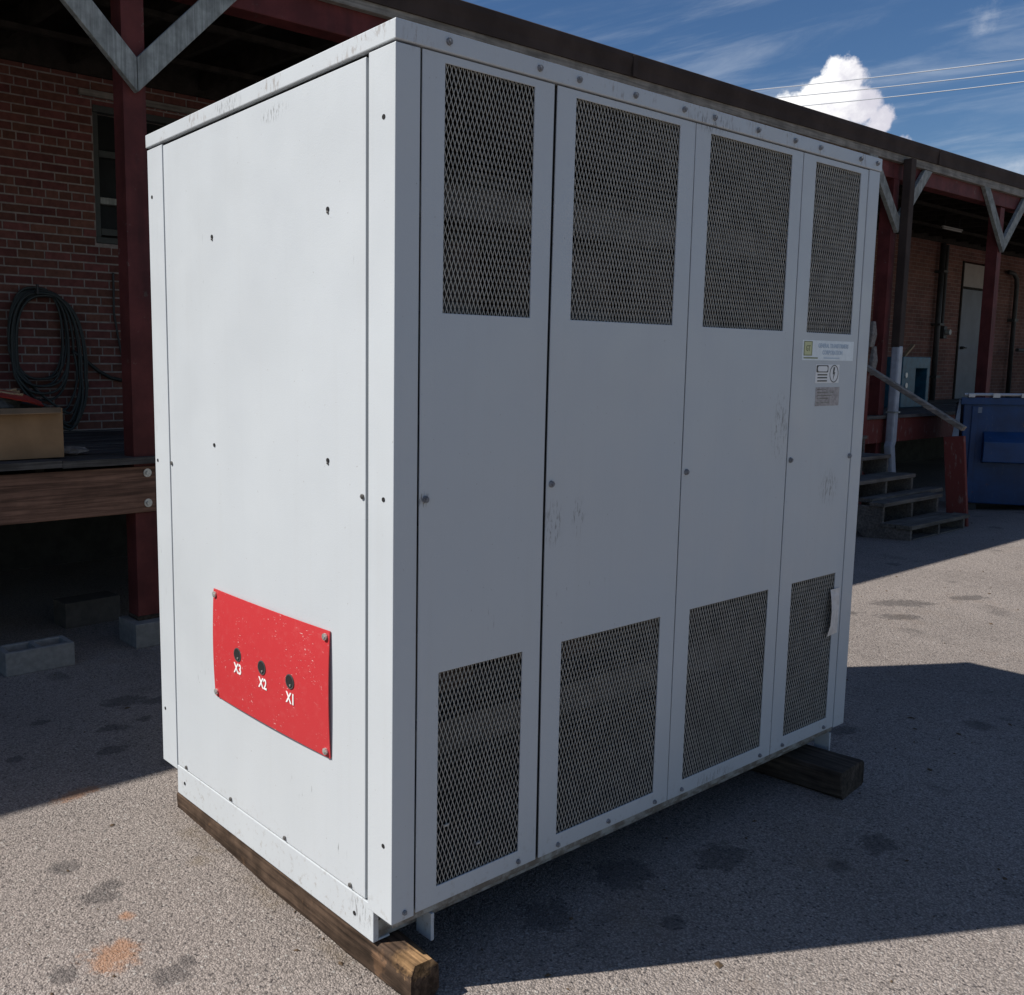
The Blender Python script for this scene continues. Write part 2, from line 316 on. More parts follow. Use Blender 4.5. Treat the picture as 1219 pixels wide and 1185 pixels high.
# ------------------------------------------------------------------ mesh builder
def wloc(o):
    v = Vector((0,0,0))
    while o: v += o.location; o = o.parent
    return v
def prop(o, label=None, cat=None, group=None, kind=None):
    if label: o['label'] = label
    if cat: o['category'] = cat
    if group: o['group'] = group
    if kind: o['kind'] = kind
    return o
def thing(name, loc=(0,0,0), rz=0, label=None, cat=None, group=None, kind=None):
    o = bpy.data.objects.new(name, None); COL.objects.link(o); o.location = loc; o.rotation_euler = (0,0,rz)
    o.empty_display_size = .1
    return prop(o, label, cat, group, kind)
class MB:
    def __init__(s): s.v = []; s.f = []
    def add(s, vs, fs):
        n = len(s.v); s.v += [tuple(map(float, v)) for v in vs]; s.f += [tuple(i+n for i in f) for f in fs]; return s
    def box(s, x0, x1, y0, y1, z0, z1):
        return s.add([(x0,y0,z0),(x1,y0,z0),(x1,y1,z0),(x0,y1,z0),(x0,y0,z1),(x1,y0,z1),(x1,y1,z1),(x0,y1,z1)],
                     [(0,3,2,1),(4,5,6,7),(0,1,5,4),(1,2,6,5),(2,3,7,6),(3,0,4,7)])
    def bar(s, p0, p1, w_, h_, up=(0,0,1)):
        p0 = Vector(p0); p1 = Vector(p1); d = (p1-p0).normalized(); u = Vector(up)
        a = d.cross(u).normalized(); u = a.cross(d).normalized(); vs = []
        for p in (p0, p1):
            for (i, j) in ((-1,-1),(1,-1),(1,1),(-1,1)): vs.append(p + a*i*w_/2 + u*j*h_/2)
        return s.add(vs, [(0,1,2,3),(7,6,5,4),(0,4,5,1),(1,5,6,2),(2,6,7,3),(3,7,4,0)])
    def prism(s, poly, axis, a, b):      # poly of 2D points; axis extruded
        n = len(poly); vs = []
        for t in (a, b):
            for (p, q) in poly:
                vs.append({0:(t,p,q),1:(p,t,q),2:(p,q,t)}[axis])
        return s.add(vs, [tuple(range(n-1,-1,-1)), tuple(range(n,2*n))] + [(i,(i+1)%n,n+(i+1)%n,n+i) for i in range(n)])
    def cyl(s, p0, p1, r, n=10, r2=None):
        p0 = Vector(p0); p1 = Vector(p1); d = (p1-p0).normalized()
        a = d.orthogonal().normalized(); b = d.cross(a); vs = []
        for p, rr in ((p0, r), (p1, r if r2 is None else r2)):
            for i in range(n): t = 2*math.pi*i/n; vs.append(p + (a*math.cos(t)+b*math.sin(t))*rr)
        return s.add(vs, [tuple(range(n-1,-1,-1)), tuple(range(n,2*n))] + [(i,(i+1)%n,n+(i+1)%n,n+i) for i in range(n)])
    def tube(s, pts, r, n=6, closed=False):
        pts = [Vector(p) for p in pts]; vs = []; m = len(pts); ref = Vector((.3,.9,.2)).normalized()
        for i, p in enumerate(pts):
            d = (pts[(i+1)%m]-pts[i-1]) if closed else (pts[min(i+1,m-1)]-pts[max(i-1,0)])
            d.normalize(); a = d.cross(ref).normalized(); b = d.cross(a)
            for k in range(n): t = 2*math.pi*k/n; vs.append(p+(a*math.cos(t)+b*math.sin(t))*r)
        fs = []
        for i in range(m if closed else m-1):
            j = (i+1) % m
            for k in range(n): fs.append((i*n+k, i*n+(k+1)%n, j*n+(k+1)%n, j*n+k))
        if not closed: fs += [tuple(range(n-1,-1,-1)), tuple((m-1)*n+k for k in range(n))]
        return s.add(vs, fs)
    def build(s, name, mat, parent=None, local=False, bevel=0, seg=2, smooth=False, **kw):
        off = Vector((0,0,0)) if (local or parent is None) else wloc(parent)
        me = bpy.data.meshes.new(name)
        me.from_pydata([(v[0]-off[0], v[1]-off[1], v[2]-off[2]) for v in s.v], [], s.f)
        me.materials.append(mat); me.validate(); me.update()
        if smooth:
            for p in me.polygons: p.use_smooth = True
        o = bpy.data.objects.new(name, me); COL.objects.link(o); o.parent = parent
        if bevel > 0:
            md = o.modifiers.new('bevel', 'BEVEL'); md.width = bevel; md.segments = seg; md.limit_method = 'ANGLE'; md.angle_limit = R(40)
        return prop(o, **kw)
def share(src, name, parent, loc, rot=(0,0,0), scale=(1,1,1)):
    o = bpy.data.objects.new(name, src.data); COL.objects.link(o); o.parent = parent; o.location = loc; o.rotation_euler = rot; o.scale = scale
    return o
def copy_tree(o, parent=None, loc=None, rz=None):
    c = o.copy(); COL.objects.link(c); c.parent = parent
    if loc is not None: c.location = loc
    if rz is not None: c.rotation_euler = (0,0,rz)
    for ch in list(o.children): copy_tree(ch, c)
    return c

G0 = -0.20
def gh(x, y):
    def sm(a, b, t): t = min(1, max(0, (t-a)/(b-a))); return t*t*(3-2*t)
    return G0 + .042*sm(.2, 1.4, y)*(1-sm(2.1, 3.1, y))

# ------------------------------------------------------------------ ground
xs = sorted(set([-400,-150,-60,-30,-15,-9] + [round(-6+.3*i,2) for i in range(75)] + [20,30,60,150,400]))
ys = sorted(set([-400,-150,-60,-25,-10,-6] + [round(-4+.15*i,2) for i in range(60)] + [6,9,15,40,100,400]))
g = MB()
g.v = [(x, y, gh(x, y)) for y in ys for x in xs]
nx = len(xs)
g.f = [(j*nx+i, j*nx+i+1, (j+1)*nx+i+1, (j+1)*nx+i) for j in range(len(ys)-1) for i in range(nx-1)]
g.build('asphalt_ground', ASPHALT, smooth=True, kind='structure', label='worn grey asphalt yard with oil drips and orange rust stains')

# ------------------------------------------------------------------ brick warehouse wall
WY = 6.3
bld = thing('brick_warehouse', (0,WY,G0), label='red brick warehouse wall behind the loading dock with grey door and dark window', cat='building')
WX0, WX1, WZ1 = 1.785, 3.25, 3.755
WZ0 = 2.60
wall = MB()
wall.box(-12, WX0, WY-.0075, WY+.3, .9, 4.9).box(WX0, WX1, WY-.0075, WY+.3, .9, WZ0-.003).box(WX0, WX1, WY-.0075, WY+.3, WZ1+.003, 4.9).box(WX1, 4.6, WY-.0075, WY+.3, .9, 4.9)
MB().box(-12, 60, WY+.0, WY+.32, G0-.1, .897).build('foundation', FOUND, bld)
wallo = wall.build('wall', MORTAR, bld)
far = MB(); far.box(4.603, 19.78, WY-.004, WY+.3, .9, 4.9).box(20.98, 60, WY-.004, WY+.3, .9, 4.9).box(19.78, 20.98, WY-.004, WY+.3, 3.72, 4.9)
far.build('wall', FBRICK, bld)
PZ, PX = .0724, .226
bL = MB(); bL.box(-.107,.107,-.012,.012,-.0298,.0298)
bH = MB(); bH.box(-.0505,.0505,-.012,.012,-.0305,.0305)
rows = []; z0h = 3.835
for r in range(-8, 70):
    z = z0h - r*PZ
    if z < .93: break
    rows.append((r, z))
cells = []
for r, z in rows:
    hd = (r % 6 == 0); wdt = PX/2 if hd else PX
    off = 1.21 if (r % 2 == 0) else 1.21+PX/2
    x = off - 60*PX + (0 if not hd else .03)
    while x < 4.6:
        xc = x + wdt/2
        if -1.6 < xc < 4.6:
            inwin = (WX0-.01 < xc < WX1+.01 and WZ0 < z < WZ1)
            lo = x+.006; hi = x+wdt-.006
            if not inwin:
                if WZ0 < z < WZ1:
                    if lo < WX0 < hi: hi = WX0-.004
                    if lo < WX1 < hi: lo = WX1+.004
                if hi > 4.598: hi = 4.598
                if hi-lo > .03: cells.append((lo, hi, z))
            elif hi > WX1 + .03 and lo < WX1: cells.append((WX1+.004, hi, z))
            elif lo < WX0 - .03: cells.append((lo, WX0-.004, z))
        x += wdt
def seen(c):
    lo, hi, z = c; xc = (lo+hi)/2
    return (.52 < xc < 2.32 + .1*(z-2) and .99 < z < 3.95)
vis = [c for c in cells if seen(c)]
vis.sort(key=lambda c: -(c[1]-c[0])*10 + abs(c[2]-2.2)*.2 + abs(c[0]-1.1)*.3)
vis = vis[:299]; vset = set(vis)
srcL = bL.build('brick', BRICK, wallo, local=True); srcL.location = (0,0,0)
used = False
for (lo, hi, z) in vis:
    jy = random.uniform(-.002, .003); sx = (hi-lo)/.214
    if not used: o = srcL; used = True
    else: o = share(srcL, 'brick', wallo, (0,0,0))
    o.location = ((lo+hi)/2, jy, z-G0); o.scale = (sx, 1, random.uniform(.97,1.03)); o.rotation_euler = (0, random.uniform(-.006,.006), 0)
rest = MB()
for c in cells:
    if c not in vset:
        lo, hi, z = c; j = random.uniform(-.002,.003)
        rest.box(lo, hi, WY-.012+j, WY+.012+j, z-.0298, z+.0298)
rest.build('brick_courses', BRICK, wallo, kind='stuff')
# window: stone lintel, frame, three louvred panes
win = MB().box(WX0, WX1, WY-.02, WY+.06, 3.70, WZ1).box(WX0, WX1, WY-.02, WY+.06, WZ0, WZ0+.05).box(WX0, WX0+.05, WY-.0, WY+.06, WZ0+.052, 3.698).box(WX1-.05, WX1, WY, WY+.06, WZ0+.052, 3.698).build('window', FRAMEW, bld, bevel=.003)
MB().box(WX0+.05, WX1-.05, WY+.07, WY+.08, WZ0+.05, 3.70).build('pane', GLASS, win)
for z in (3.36, 2.965, 2.70):
    MB().box(WX0+.052, WX1-.052, WY+.0, WY+.05, z-.028, z+.028).build('glazing_bar', FRAMEW if z != 2.965 else BRACEW, win, bevel=.003)
MB().box(WX0-.12, WX1+.12, WY-.04, WY+.003, WZ1+.06, WZ1+.11).build('lintel', FASCIAW, bld)
# service door far right with transom board
MB().box(19.70, 21.06, WY+.301, WY+.33, .9, 4.0).build('door_light_stop', RAFTW, bld)  # added dark backing, keeps sky light out of the door gaps
dr = MB().box(19.84, 20.92, WY-.02, WY+.04, .97, 3.17).build('door', DOORM, bld, bevel=.004)
MB().box(19.84, 20.92, WY-.015, WY+.04, 3.22, 3.68).build('transom_board', TRANS, bld, bevel=.004)
MB().box(19.78, 19.83, WY-.03, WY+.08, .97, 3.715).box(20.93, 20.98, WY-.03, WY+.08, .97, 3.715).box(19.832,20.928,WY-.03,WY+.08,3.172,3.217).build('door_frame', RAFTW, bld)
MB().cyl((19.95,WY-.08,2.0),(19.95,WY-.02,2.0),.03).cyl((19.95,WY-.085,2.0),(20.07,WY-.085,2.0),.014).build('handle', IRON, dr)
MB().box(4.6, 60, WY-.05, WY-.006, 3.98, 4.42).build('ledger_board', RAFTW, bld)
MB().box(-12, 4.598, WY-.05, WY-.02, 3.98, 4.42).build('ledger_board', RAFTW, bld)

# pipes on the wall
p = thing('wall_conduit', (18.6,WY,G0), label='thick dark vertical conduit on the far brick wall left of the grey door', cat='pipe')
MB().cyl((18.62,WY-.09,.97),(18.62,WY-.09,3.95),.05,12).build('pipe', IRON, p, smooth=True)
for z in (1.4,2.4,3.4): MB().box(18.52,18.72,WY-.175,WY-.006,z,z+.04).build('bracket', IRON, p)
p = thing('wall_outlet', (18.95,WY,G0), label='thin conduit ending in a small white fitting beside the thick dark pipe', cat='fitting')
MB().cyl((18.93,WY-.05,2.42),(18.93,WY-.05,3.95),.03,8).build('pipe', IRON, p)
MB().box(18.86,19.0,WY-.12,WY-.006,2.16,2.40).build('junction_box', IRON, p, bevel=.006)
MB().cyl((18.95,WY-.20,2.28),(18.95,WY-.122,2.28),.055,10).build('valve_cap', LAMPW, p)
p = thing('drain_pipe', (22.4,WY,G0), label='dark bent drain pipe on the brick wall right of the last red post', cat='pipe')
MB().tube([(21.9,WY-.1,3.62),(22.2,WY-.1,3.60),(22.36,WY-.1,3.5),(22.4,WY-.1,3.3),(22.4,WY-.1,.97)],.045,8).build('pipe', IRON, p, smooth=True)
MB().box(22.3,22.5,WY-.15,WY-.006,2.6,2.66).build('bracket', IRON, p)
p = thing('iron_railing', (22.5,WY-.8,.97), label='dark iron handrail standing on the dock above the blue dumpster', cat='railing')
MB().cyl((20.6,WY-.8,1.95),(24.6,WY-.8,1.95),.035,8).build('rail', IRON, p)
for x in (21.4,23.2): MB().cyl((x,WY-.8,.97),(x,WY-.8,1.92),.03,8).build('post', IRON, p)
MB().cyl((21.9,WY-.86,1.15),(21.9,WY-.86,1.52),.07,10).cyl((21.9,WY-.86,1.52),(21.9,WY-.86,1.58),.07,10,.03).build('gas_bottle', PVC, None, label='short pale cylinder standing by the iron handrail above the dumpster', cat='cylinder')
# ------------------------------------------------------------------ loading dock
DY = 3.5; DZ = .97
dock = thing('loading_dock', (0,DY,G0), label='raised timber loading dock along the brick warehouse', cat='dock')
MB().box(-12, .985, DY, DY+.05, .625, .905).build('edge_beam', BEAMW, dock, bevel=.006)
MB().box(.99, 60, DY, DY+.05, .635, .925).build('edge_beam', REDWORN, dock, bevel=.006, label='red painted edge beam')
for z in (.866, .682):
    b_ = MB().cyl((.93,DY-.006,z),(.93,DY,z),.026,14).cyl((.93,DY-.018,z),(.93,DY-.0062,z),.014,6); b_.build('bolt', ZINC, dock)
plk = MB().box(-3.1,3.1,-.068,.068,-.02,.02)
pl0 = None
for k, x in enumerate((-8.9, -2.7, 3.5, 9.7, 15.9, 22.1, 28.3)):
    for j in range(20):
        y = DY + .045 + .1405*j
        if pl0 is None: pl0 = plk.build('plank', PLANKW, dock, local=True); o = pl0
        else: o = share(pl0, 'plank', dock, (0,0,0))
        o.location = (x + random.uniform(-.0,.0), y-DY, DZ-.022-G0+random.uniform(-.004,.003)); o.rotation_euler = (0,0,random.uniform(-.0006,.0006)); o.scale=(.9995,random.uniform(.96,.99),1)
        if j == 0: o.location.y -= .012
jst = MB().box(-.025,.025,.06,2.75,-.13,.13)
j0 = None
for k in range(60):
    x = -5.7 + .6*k
    if j0 is None: j0 = jst.build('joist', RAFTW, dock, local=True); o = j0
    else: o = share(j0, 'joist', dock, (0,0,0))
    o.location = (x, 0, .79-G0)

# concrete blocks
def cinder(name, loc, rz, label, holes=True, size=(.39,.19,.19), mat=CONC):
    t_ = thing(name, loc, rz, label=label, cat='concrete block')
    L, D_, H_ = size; b_ = MB(); w_ = .032
    if holes:
        b_.box(0,L,0,w_,0,H_).box(0,L,D_-w_,D_,0,H_).box(0,w_,w_,D_-w_,0,H_).box(L-w_,L,w_,D_-w_,0,H_).box(L/2-w_/2,L/2+w_/2,w_,D_-w_,0,H_)
        # mesh with real cores
        b_ = MB(); X_ = [0,w_,L/2-w_/2,L/2+w_/2,L-w_,L]; Y_ = [0,w_,D_-w_,D_]
        holes_ = {(1,1),(3,1)}
        grid_solid(b_, X_, Y_, holes_, 0, H_, 2)
    else: b_.box(0,L,0,D_,0,H_)
    b_.build('block_body', mat, t_, local=True, bevel=.005)
    return t_
def grid_solid(mb, U, V, holes, a, b, axis):
    """slab with rectangular through-holes; U,V grid lines, extruded from a to b along axis; shared vertices"""
    idx = {}
    vs = []; fs = []
    def P_(i, j, k):
        key = (i,j,k)
        if key not in idx:
            t_ = (a, b)[k]; u, v_ = U[i], V[j]
            vs.append({0:(t_,u,v_),1:(u,t_,v_),2:(u,v_,t_)}[axis]); idx[key] = len(vs)-1
        return idx[key]
    nu, nv = len(U)-1, len(V)-1
    solid = lambda i, j: 0 <= i < nu and 0 <= j < nv and (i, j) not in holes
    for i in range(nu):
        for j in range(nv):
            if not solid(i, j): continue
            fs.append((P_(i,j,0),P_(i,j+1,0),P_(i+1,j+1,0),P_(i+1,j,0)))
            fs.append((P_(i,j,1),P_(i+1,j,1),P_(i+1,j+1,1),P_(i,j+1,1)))
            if not solid(i-1,j): fs.append((P_(i,j,0),P_(i,j,1),P_(i,j+1,1),P_(i,j+1,0)))
            if not solid(i+1,j): fs.append((P_(i+1,j,0),P_(i+1,j+1,0),P_(i+1,j+1,1),P_(i+1,j,1)))
            if not solid(i,j-1): fs.append((P_(i,j,0),P_(i+1,j,0),P_(i+1,j,1),P_(i,j,1)))
            if not solid(i,j+1): fs.append((P_(i,j+1,0),P_(i,j+1,1),P_(i+1,j+1,1),P_(i+1,j+1,0)))
    if axis == 1: fs = [tuple(reversed(f)) for f in fs]
    mb.add(vs, fs)
cinder('cinder_block', (-.0,3.36,G0), R(0), 'grey two-core cinder block lying under the dock at the left edge', True, (.39,.19,.135))
cinder('concrete_pad', (.80,3.44,G0), R(0), 'concrete pad block carrying the red dock post left of the cabinet', False, (.28,.26,.15))
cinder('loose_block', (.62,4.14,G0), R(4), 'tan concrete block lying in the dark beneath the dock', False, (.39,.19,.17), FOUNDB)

# ------------------------------------------------------------------ canopy
can = thing('dock_canopy', (0,DY,G0), label='timber canopy on red posts over the loading dock', cat='canopy')
def zt(x): return 4.16 + .0085*(x-11)
def tilt(y0, y1, z0, z1):
    b_ = MB().box(-12, 60, y0, y1, z0, z1); b_.v = [(x, y, z+.005*(x-11)) for (x, y, z) in b_.v]; return b_
tilt(DY+.02, DY+.16, 3.74, 3.985).build('main_beam', REDP, can, bevel=.006)
tilt(DY-.03, DY+.019, 3.915, 4.03).build('fascia_board', FASCIAW, can, bevel=.004)
def gut(x0, x1):
    prof = [(0.0,-.155),(.10,-.155),(.10,.0),(.0,.03),(-.012,.02),(-.016,-.02),(-.002,-.09)]
    b_ = MB(); n = len(prof); vs = []
    for x in (x0, x1):
        for (q, z) in prof: vs.append((x, DY-.045+q, zt(x)+z))
    return b_.add(vs, [tuple(range(n)), tuple(range(2*n-1,n-1,-1))] + [(i, n+i, n+(i+1)%n, (i+1)%n) for i in range(n)])
xsg = [-12, -5.9, -.3, 5.42, 11.4, 17.4, 23.4, 41, 60]
for a_, b2 in zip(xsg[:-1], xsg[1:]): gut(a_+.004, b2-.004).build('gutter', GUTTER, can)
for a_ in xsg[1:-1]:
    MB().box(a_-.03, a_+.03, DY-.068, DY-.04, zt(a_)-.16, zt(a_)+.012).build('gutter_clip', GUTTER, can, bevel=.003)
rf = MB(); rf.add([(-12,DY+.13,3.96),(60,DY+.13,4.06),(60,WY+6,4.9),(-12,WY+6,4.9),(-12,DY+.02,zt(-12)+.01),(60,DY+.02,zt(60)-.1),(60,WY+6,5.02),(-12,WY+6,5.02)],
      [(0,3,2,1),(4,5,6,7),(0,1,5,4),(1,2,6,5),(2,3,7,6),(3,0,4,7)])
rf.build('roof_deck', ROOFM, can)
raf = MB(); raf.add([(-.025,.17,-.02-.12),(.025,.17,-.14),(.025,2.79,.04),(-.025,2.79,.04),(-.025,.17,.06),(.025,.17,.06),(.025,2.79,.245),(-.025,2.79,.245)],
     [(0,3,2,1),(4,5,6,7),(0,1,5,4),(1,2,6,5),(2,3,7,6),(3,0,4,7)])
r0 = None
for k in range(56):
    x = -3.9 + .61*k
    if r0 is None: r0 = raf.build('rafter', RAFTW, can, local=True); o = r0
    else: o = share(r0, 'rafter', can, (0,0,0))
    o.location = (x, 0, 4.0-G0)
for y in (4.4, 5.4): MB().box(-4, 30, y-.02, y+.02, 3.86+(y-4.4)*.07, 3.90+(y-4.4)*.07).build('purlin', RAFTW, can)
# posts with V braces
post_x = [.925+3.187*k for k in range(-1, 6)]
pm = MB().box(-.07,.07,0,.14,-.02,3.735)
def armmesh(s):
    return MB().prism([(0.002*s,3.10),(0.002*s,3.29),(.61*s,3.892),(.81*s,3.892)] if s < 0 else [(.81,3.892),(.61,3.892),(.002,3.29),(.002,3.10)], 1, -.05, -.004)
p_src = None
for k, x in enumerate(post_x):
    if p_src is None:
        p_src = pm.build('post', REDP, can, local=True); l_src = armmesh(-1).build('brace', BRACEW, can, local=True, bevel=.004); r_src = armmesh(1).build('brace', BRACEW, can, local=True, bevel=.004)
        objs = (p_src, l_src, r_src)
    else: objs = []; 
    if not objs:
        objs = []
        for s_, nm in ((p_src,'post'),(l_src,'brace'),(r_src,'brace')):
            o = s_.copy(); COL.objects.link(o); objs.append(o)
    objs[0].location = (x, .019, -G0); objs[0].scale = (1,1,1)
    for o in objs[1:]: o.location = (x, 0.018, -G0+.02+.005*(x-11))
# plinth stubs down to the ground at each post
for k, x in enumerate(post_x):
    MB().box(x-.075, x+.075, DY+.018, DY+.165, G0+.152 if k == 1 else G0, -.022).build('post_foot', DARKWOOD, can, bevel=.004)

# downspout at second visible post
dsp = thing('downspout', (10.55,DY-.1,.2), label='brown downspout with wide white lower length in front of the red post', cat='downspout')
MB().box(10.50,10.62,DY-.13,DY-.036,1.78,3.955).build('upper_pipe', GUTTER, dsp, bevel=.008)
MB().prism([(10.50,1.80),(10.50,.66),(10.47,.60),(10.56,.24),(10.67,.24),(10.58,.60),(10.61,.66),(10.61,1.80)],1,DY-.135,DY-.04).build('lower_pipe', PVC, dsp, bevel=.02)
MB().box(10.49,10.62,DY-.145,DY-.034,1.0,1.02).build('strap', BRACEW, dsp)
MB().tube([(10.75,DY-.02,3.9),(10.76,DY-.02,1.2)],.012,6).build('cable', IRON, dsp)

# fluorescent fitting under the canopy
lt = thing('tube_light', (15.9,5,3.85), label='unlit white tube light hung under the canopy near the far door', cat='light fixture')
MB().box(15.5,16.25,4.98,5.02,3.83,3.848).build('housing', LAMPW, lt, bevel=.006)
MB().cyl((15.52,5.0,3.813),(16.23,5.0,3.813),.013,8).build('tube', LAMPW, lt)
MB().cyl((15.6,5,3.88),(15.6,5,4.1),.006,5).cyl((16.15,5,3.88),(16.15,5,4.1),.006,5).build('hanger', IRON, lt)

# ------------------------------------------------------------------ stairs
st = thing('wooden_stairs', (8.9,2.2,G0), label='weathered wooden stairs with open risers up to the dock', cat='stairs')
SX0, SX1 = 8.30, 9.62
for k in range(5):
    y = 2.2+.27*k; z = -.01+.195*k
    if k == 1:
        MB().box(SX0, SX1+.04, y-.02, y+.125, z-.04, z).build('tread', STEPW, st, bevel=.004)
        b_ = MB().box(SX0+.1, SX1+.45, y+.14, y+.28, z-.02, z+.02).build('tread', STEPW, st, bevel=.004)
        continue
    MB().box(SX0, SX1+(.06 if k==0 else 0), y-.02, y+.13, z-.04, z).build('tread', STEPW, st, bevel=.004)
    MB().box(SX0+.01, SX1-.01, y+.138, y+.285, z-.042, z-.002).build('tread', STEPW, st, bevel=.004)
for x in (SX0+.02, SX0+.66, SX1-.05):
    poly = [(2.2,G0+.005),(2.2,-.055)]
    for k in range(5):
        y = 2.2+.27*k; z = -.052+.195*k
        poly += [(y, z), (y+.268, z)]
    poly = [poly[0]] + poly[2:] + [(3.48,.55),(2.62,G0+.005)]
    MB().prism(poly, 0, x, x+.04).build('stringer', STEPW, st)
MB().box(SX0+.1, SX1, 2.205, 2.225, G0+.005, G0+.05).build('toe_board', STEPW, st)
MB().bar((SX1+.17,2.33,G0+.02),(SX1+.14,2.42,.80),.05,.20,(0,1,0)).build('newel_post', REDWORN, st, bevel=.006)
MB().bar((SX1+.16,2.34,.88),(SX1+.16,3.52,1.62),.085,.05,(0,0,1)).build('handrail', RAILW, st, bevel=.006)
MB().bar((SX1+.17,3.42,G0+.02),(SX1+.17,3.42,1.52),.09,.09,(0,1,0)).build('newel_post', REDWORN, st, bevel=.006)

# ------------------------------------------------------------------ dumpster (local: face at y=0 looking -y, x to the right)
A = math.atan2(2.35-2.95, 11.78-11.50)
dm = thing('blue_dumpster', (11.36,2.93,G0), A, label='navy blue steel dumpster parked against the dock', cat='dumpster')
body = MB(); body.add([(0,0,.10),(1.9,0,.10),(1.9,1.0,.10),(0,1.0,.10),(-.02,-.04,1.36),(1.92,-.04,1.36),(1.92,1.05,1.25),(-.02,1.05,1.25)],
      [(0,3,2,1),(4,5,6,7),(0,1,5,4),(1,2,6,5),(2,3,7,6),(3,0,4,7)])
body.build('body', BLUE, dm, local=True, bevel=.01)
MB().box(-.05,1.95,-.075,-.042,1.30,1.385).build('top_rim', BLUE, dm, local=True, bevel=.006)
slv = MB().add([(.20,-.19,.62),(1.48,-.19,.62),(1.48,-.19,.86),(.20,-.19,.86),(.20,-.02,.60),(1.48,-.02,.60),(1.48,-.035,.98),(.20,-.035,.98)],
     [(0,1,2,3),(3,2,6,7),(0,4,5,1),(0,3,7,4),(1,5,6,2),(4,7,6,5)])
for x_ in (.10, 1.62, 1.80): MB().prism([(-.004,.12),(-.030,1.28),(-.062,1.28),(-.036,.12)],0,x_-.03,x_+.03).build('rib', BLUE, dm, local=True, bevel=.004)
slv.build('fork_pocket', BLUE, dm, local=True, bevel=.008)
MB().prism([(-.115,.88),(-.045,.88),(-.045,1.35),(-.065,1.36)],1,.00,.02).build('side_flange', BLUEL, dm, local=True)
MB().cyl((-.02,-.06,1.42),(1.92,-.06,1.42),.018,8).build('hinge_rod', CHROME, dm, local=True)
hsrc = None
for x in (.05,.30,.58,.66,.92,1.16,1.2,1.45,1.7,1.85):
    if hsrc is None: hsrc = MB().box(-.035,.035,-.105,-.02,1.385,1.435).build('hinge_lug', CHROME, dm, local=True, bevel=.008); o = hsrc
    else: o = share(hsrc, 'hinge_lug', dm, (0,0,0))
    o.location = (x,0,0)
MB().add([(-.02,-.03,1.37),(.94,-.03,1.37),(.94,1.06,1.27),(-.02,1.06,1.27),(-.02,-.03,1.385),(.94,-.03,1.385),(.94,1.06,1.285),(-.02,1.06,1.285)],[(0,3,2,1),(4,5,6,7),(0,1,5,4),(1,2,6,5),(2,3,7,6),(3,0,4,7)]).build('lid', IRON, dm, local=True, bevel=.004)
MB().add([(.96,-.03,1.37),(1.92,-.03,1.37),(1.92,1.06,1.27),(.96,1.06,1.27),(.96,-.03,1.385),(1.92,-.03,1.385),(1.92,1.06,1.285),(.96,1.06,1.285)],[(0,3,2,1),(4,5,6,7),(0,1,5,4),(1,2,6,5),(2,3,7,6),(3,0,4,7)]).build('lid', IRON, dm, local=True, bevel=.004)
MB().box(.08,.17,-.052,-.041,1.20,1.27).build('maker_plate', BLUEL, dm, local=True)
MB().add([(.60,-.039,1.04),(.90,-.039,1.04),(.90,-.046,1.22),(.60,-.046,1.22)],[(0,1,2,3)]).build('sticker', YEL, dm, local=True)
for x in (.15,1.75):
    for y in (.12,.88): MB().box(x-.05,x+.05,y-.05,y+.05,.004,.10).build('skid', IRON, dm, local=True)

# ------------------------------------------------------------------ machine on the dock
mc = thing('teal_machine', (13.3,4.5,DZ), label='teal machine with dark control recess on the far dock', cat='machine')
mbod = MB(); grid_solid(mbod, [13.28,13.72,14.10,14.2], [DZ+.004,1.08,1.55,1.72], {(1,1)}, 4.5, 4.95, 1)
mbod.build('body', TEAL, mc, bevel=.01)
MB().box(13.70,14.12,4.85,4.90,1.06,1.57).build('control_panel', IRON, mc)
for z in (1.46,1.25): MB().cyl((13.93,4.78,z),(13.93,4.85,z),.05,10).build('dial', CHROME, mc)
MB().bar((13.5,4.6,1.72),(13.85,4.62,1.90),.05,.03).build('lever', ROPE, mc)
MB().cyl((13.40,4.49,1.45),(13.40,4.5,1.45),.04,10).cyl((13.42,4.49,1.30),(13.42,4.5,1.30),.04,10).build('gauge', CHROME, mc)
t_ = thing('hanging_gloves', (10.2,3.30,1.5), label='pale work gloves hung on the red post beside the cabinet edge', cat='gloves')
for (x, z, h_) in ((10.16,1.78,.30),(10.22,1.45,.34)):
    MB().add([(x-.05,3.52,z),(x+.05,3.52,z),(x+.06,3.50,z+h_*.5),(x+.03,3.51,z+h_),(x-.03,3.51,z+h_),(x-.06,3.50,z+h_*.5),
              (x-.05,3.548,z),(x+.05,3.548,z),(x+.06,3.55,z+h_*.5),(x+.03,3.548,z+h_),(x-.03,3.548,z+h_),(x-.06,3.55,z+h_*.5)],
              [(0,1,2,5),(5,2,3,4),(6,11,8,7),(11,10,9,8),(0,6,7,1),(1,7,8,2),(2,8,9,3),(3,9,10,4),(4,10,11,5),(5,11,6,0)]).build('glove', CLOTHL, t_, bevel=.01)

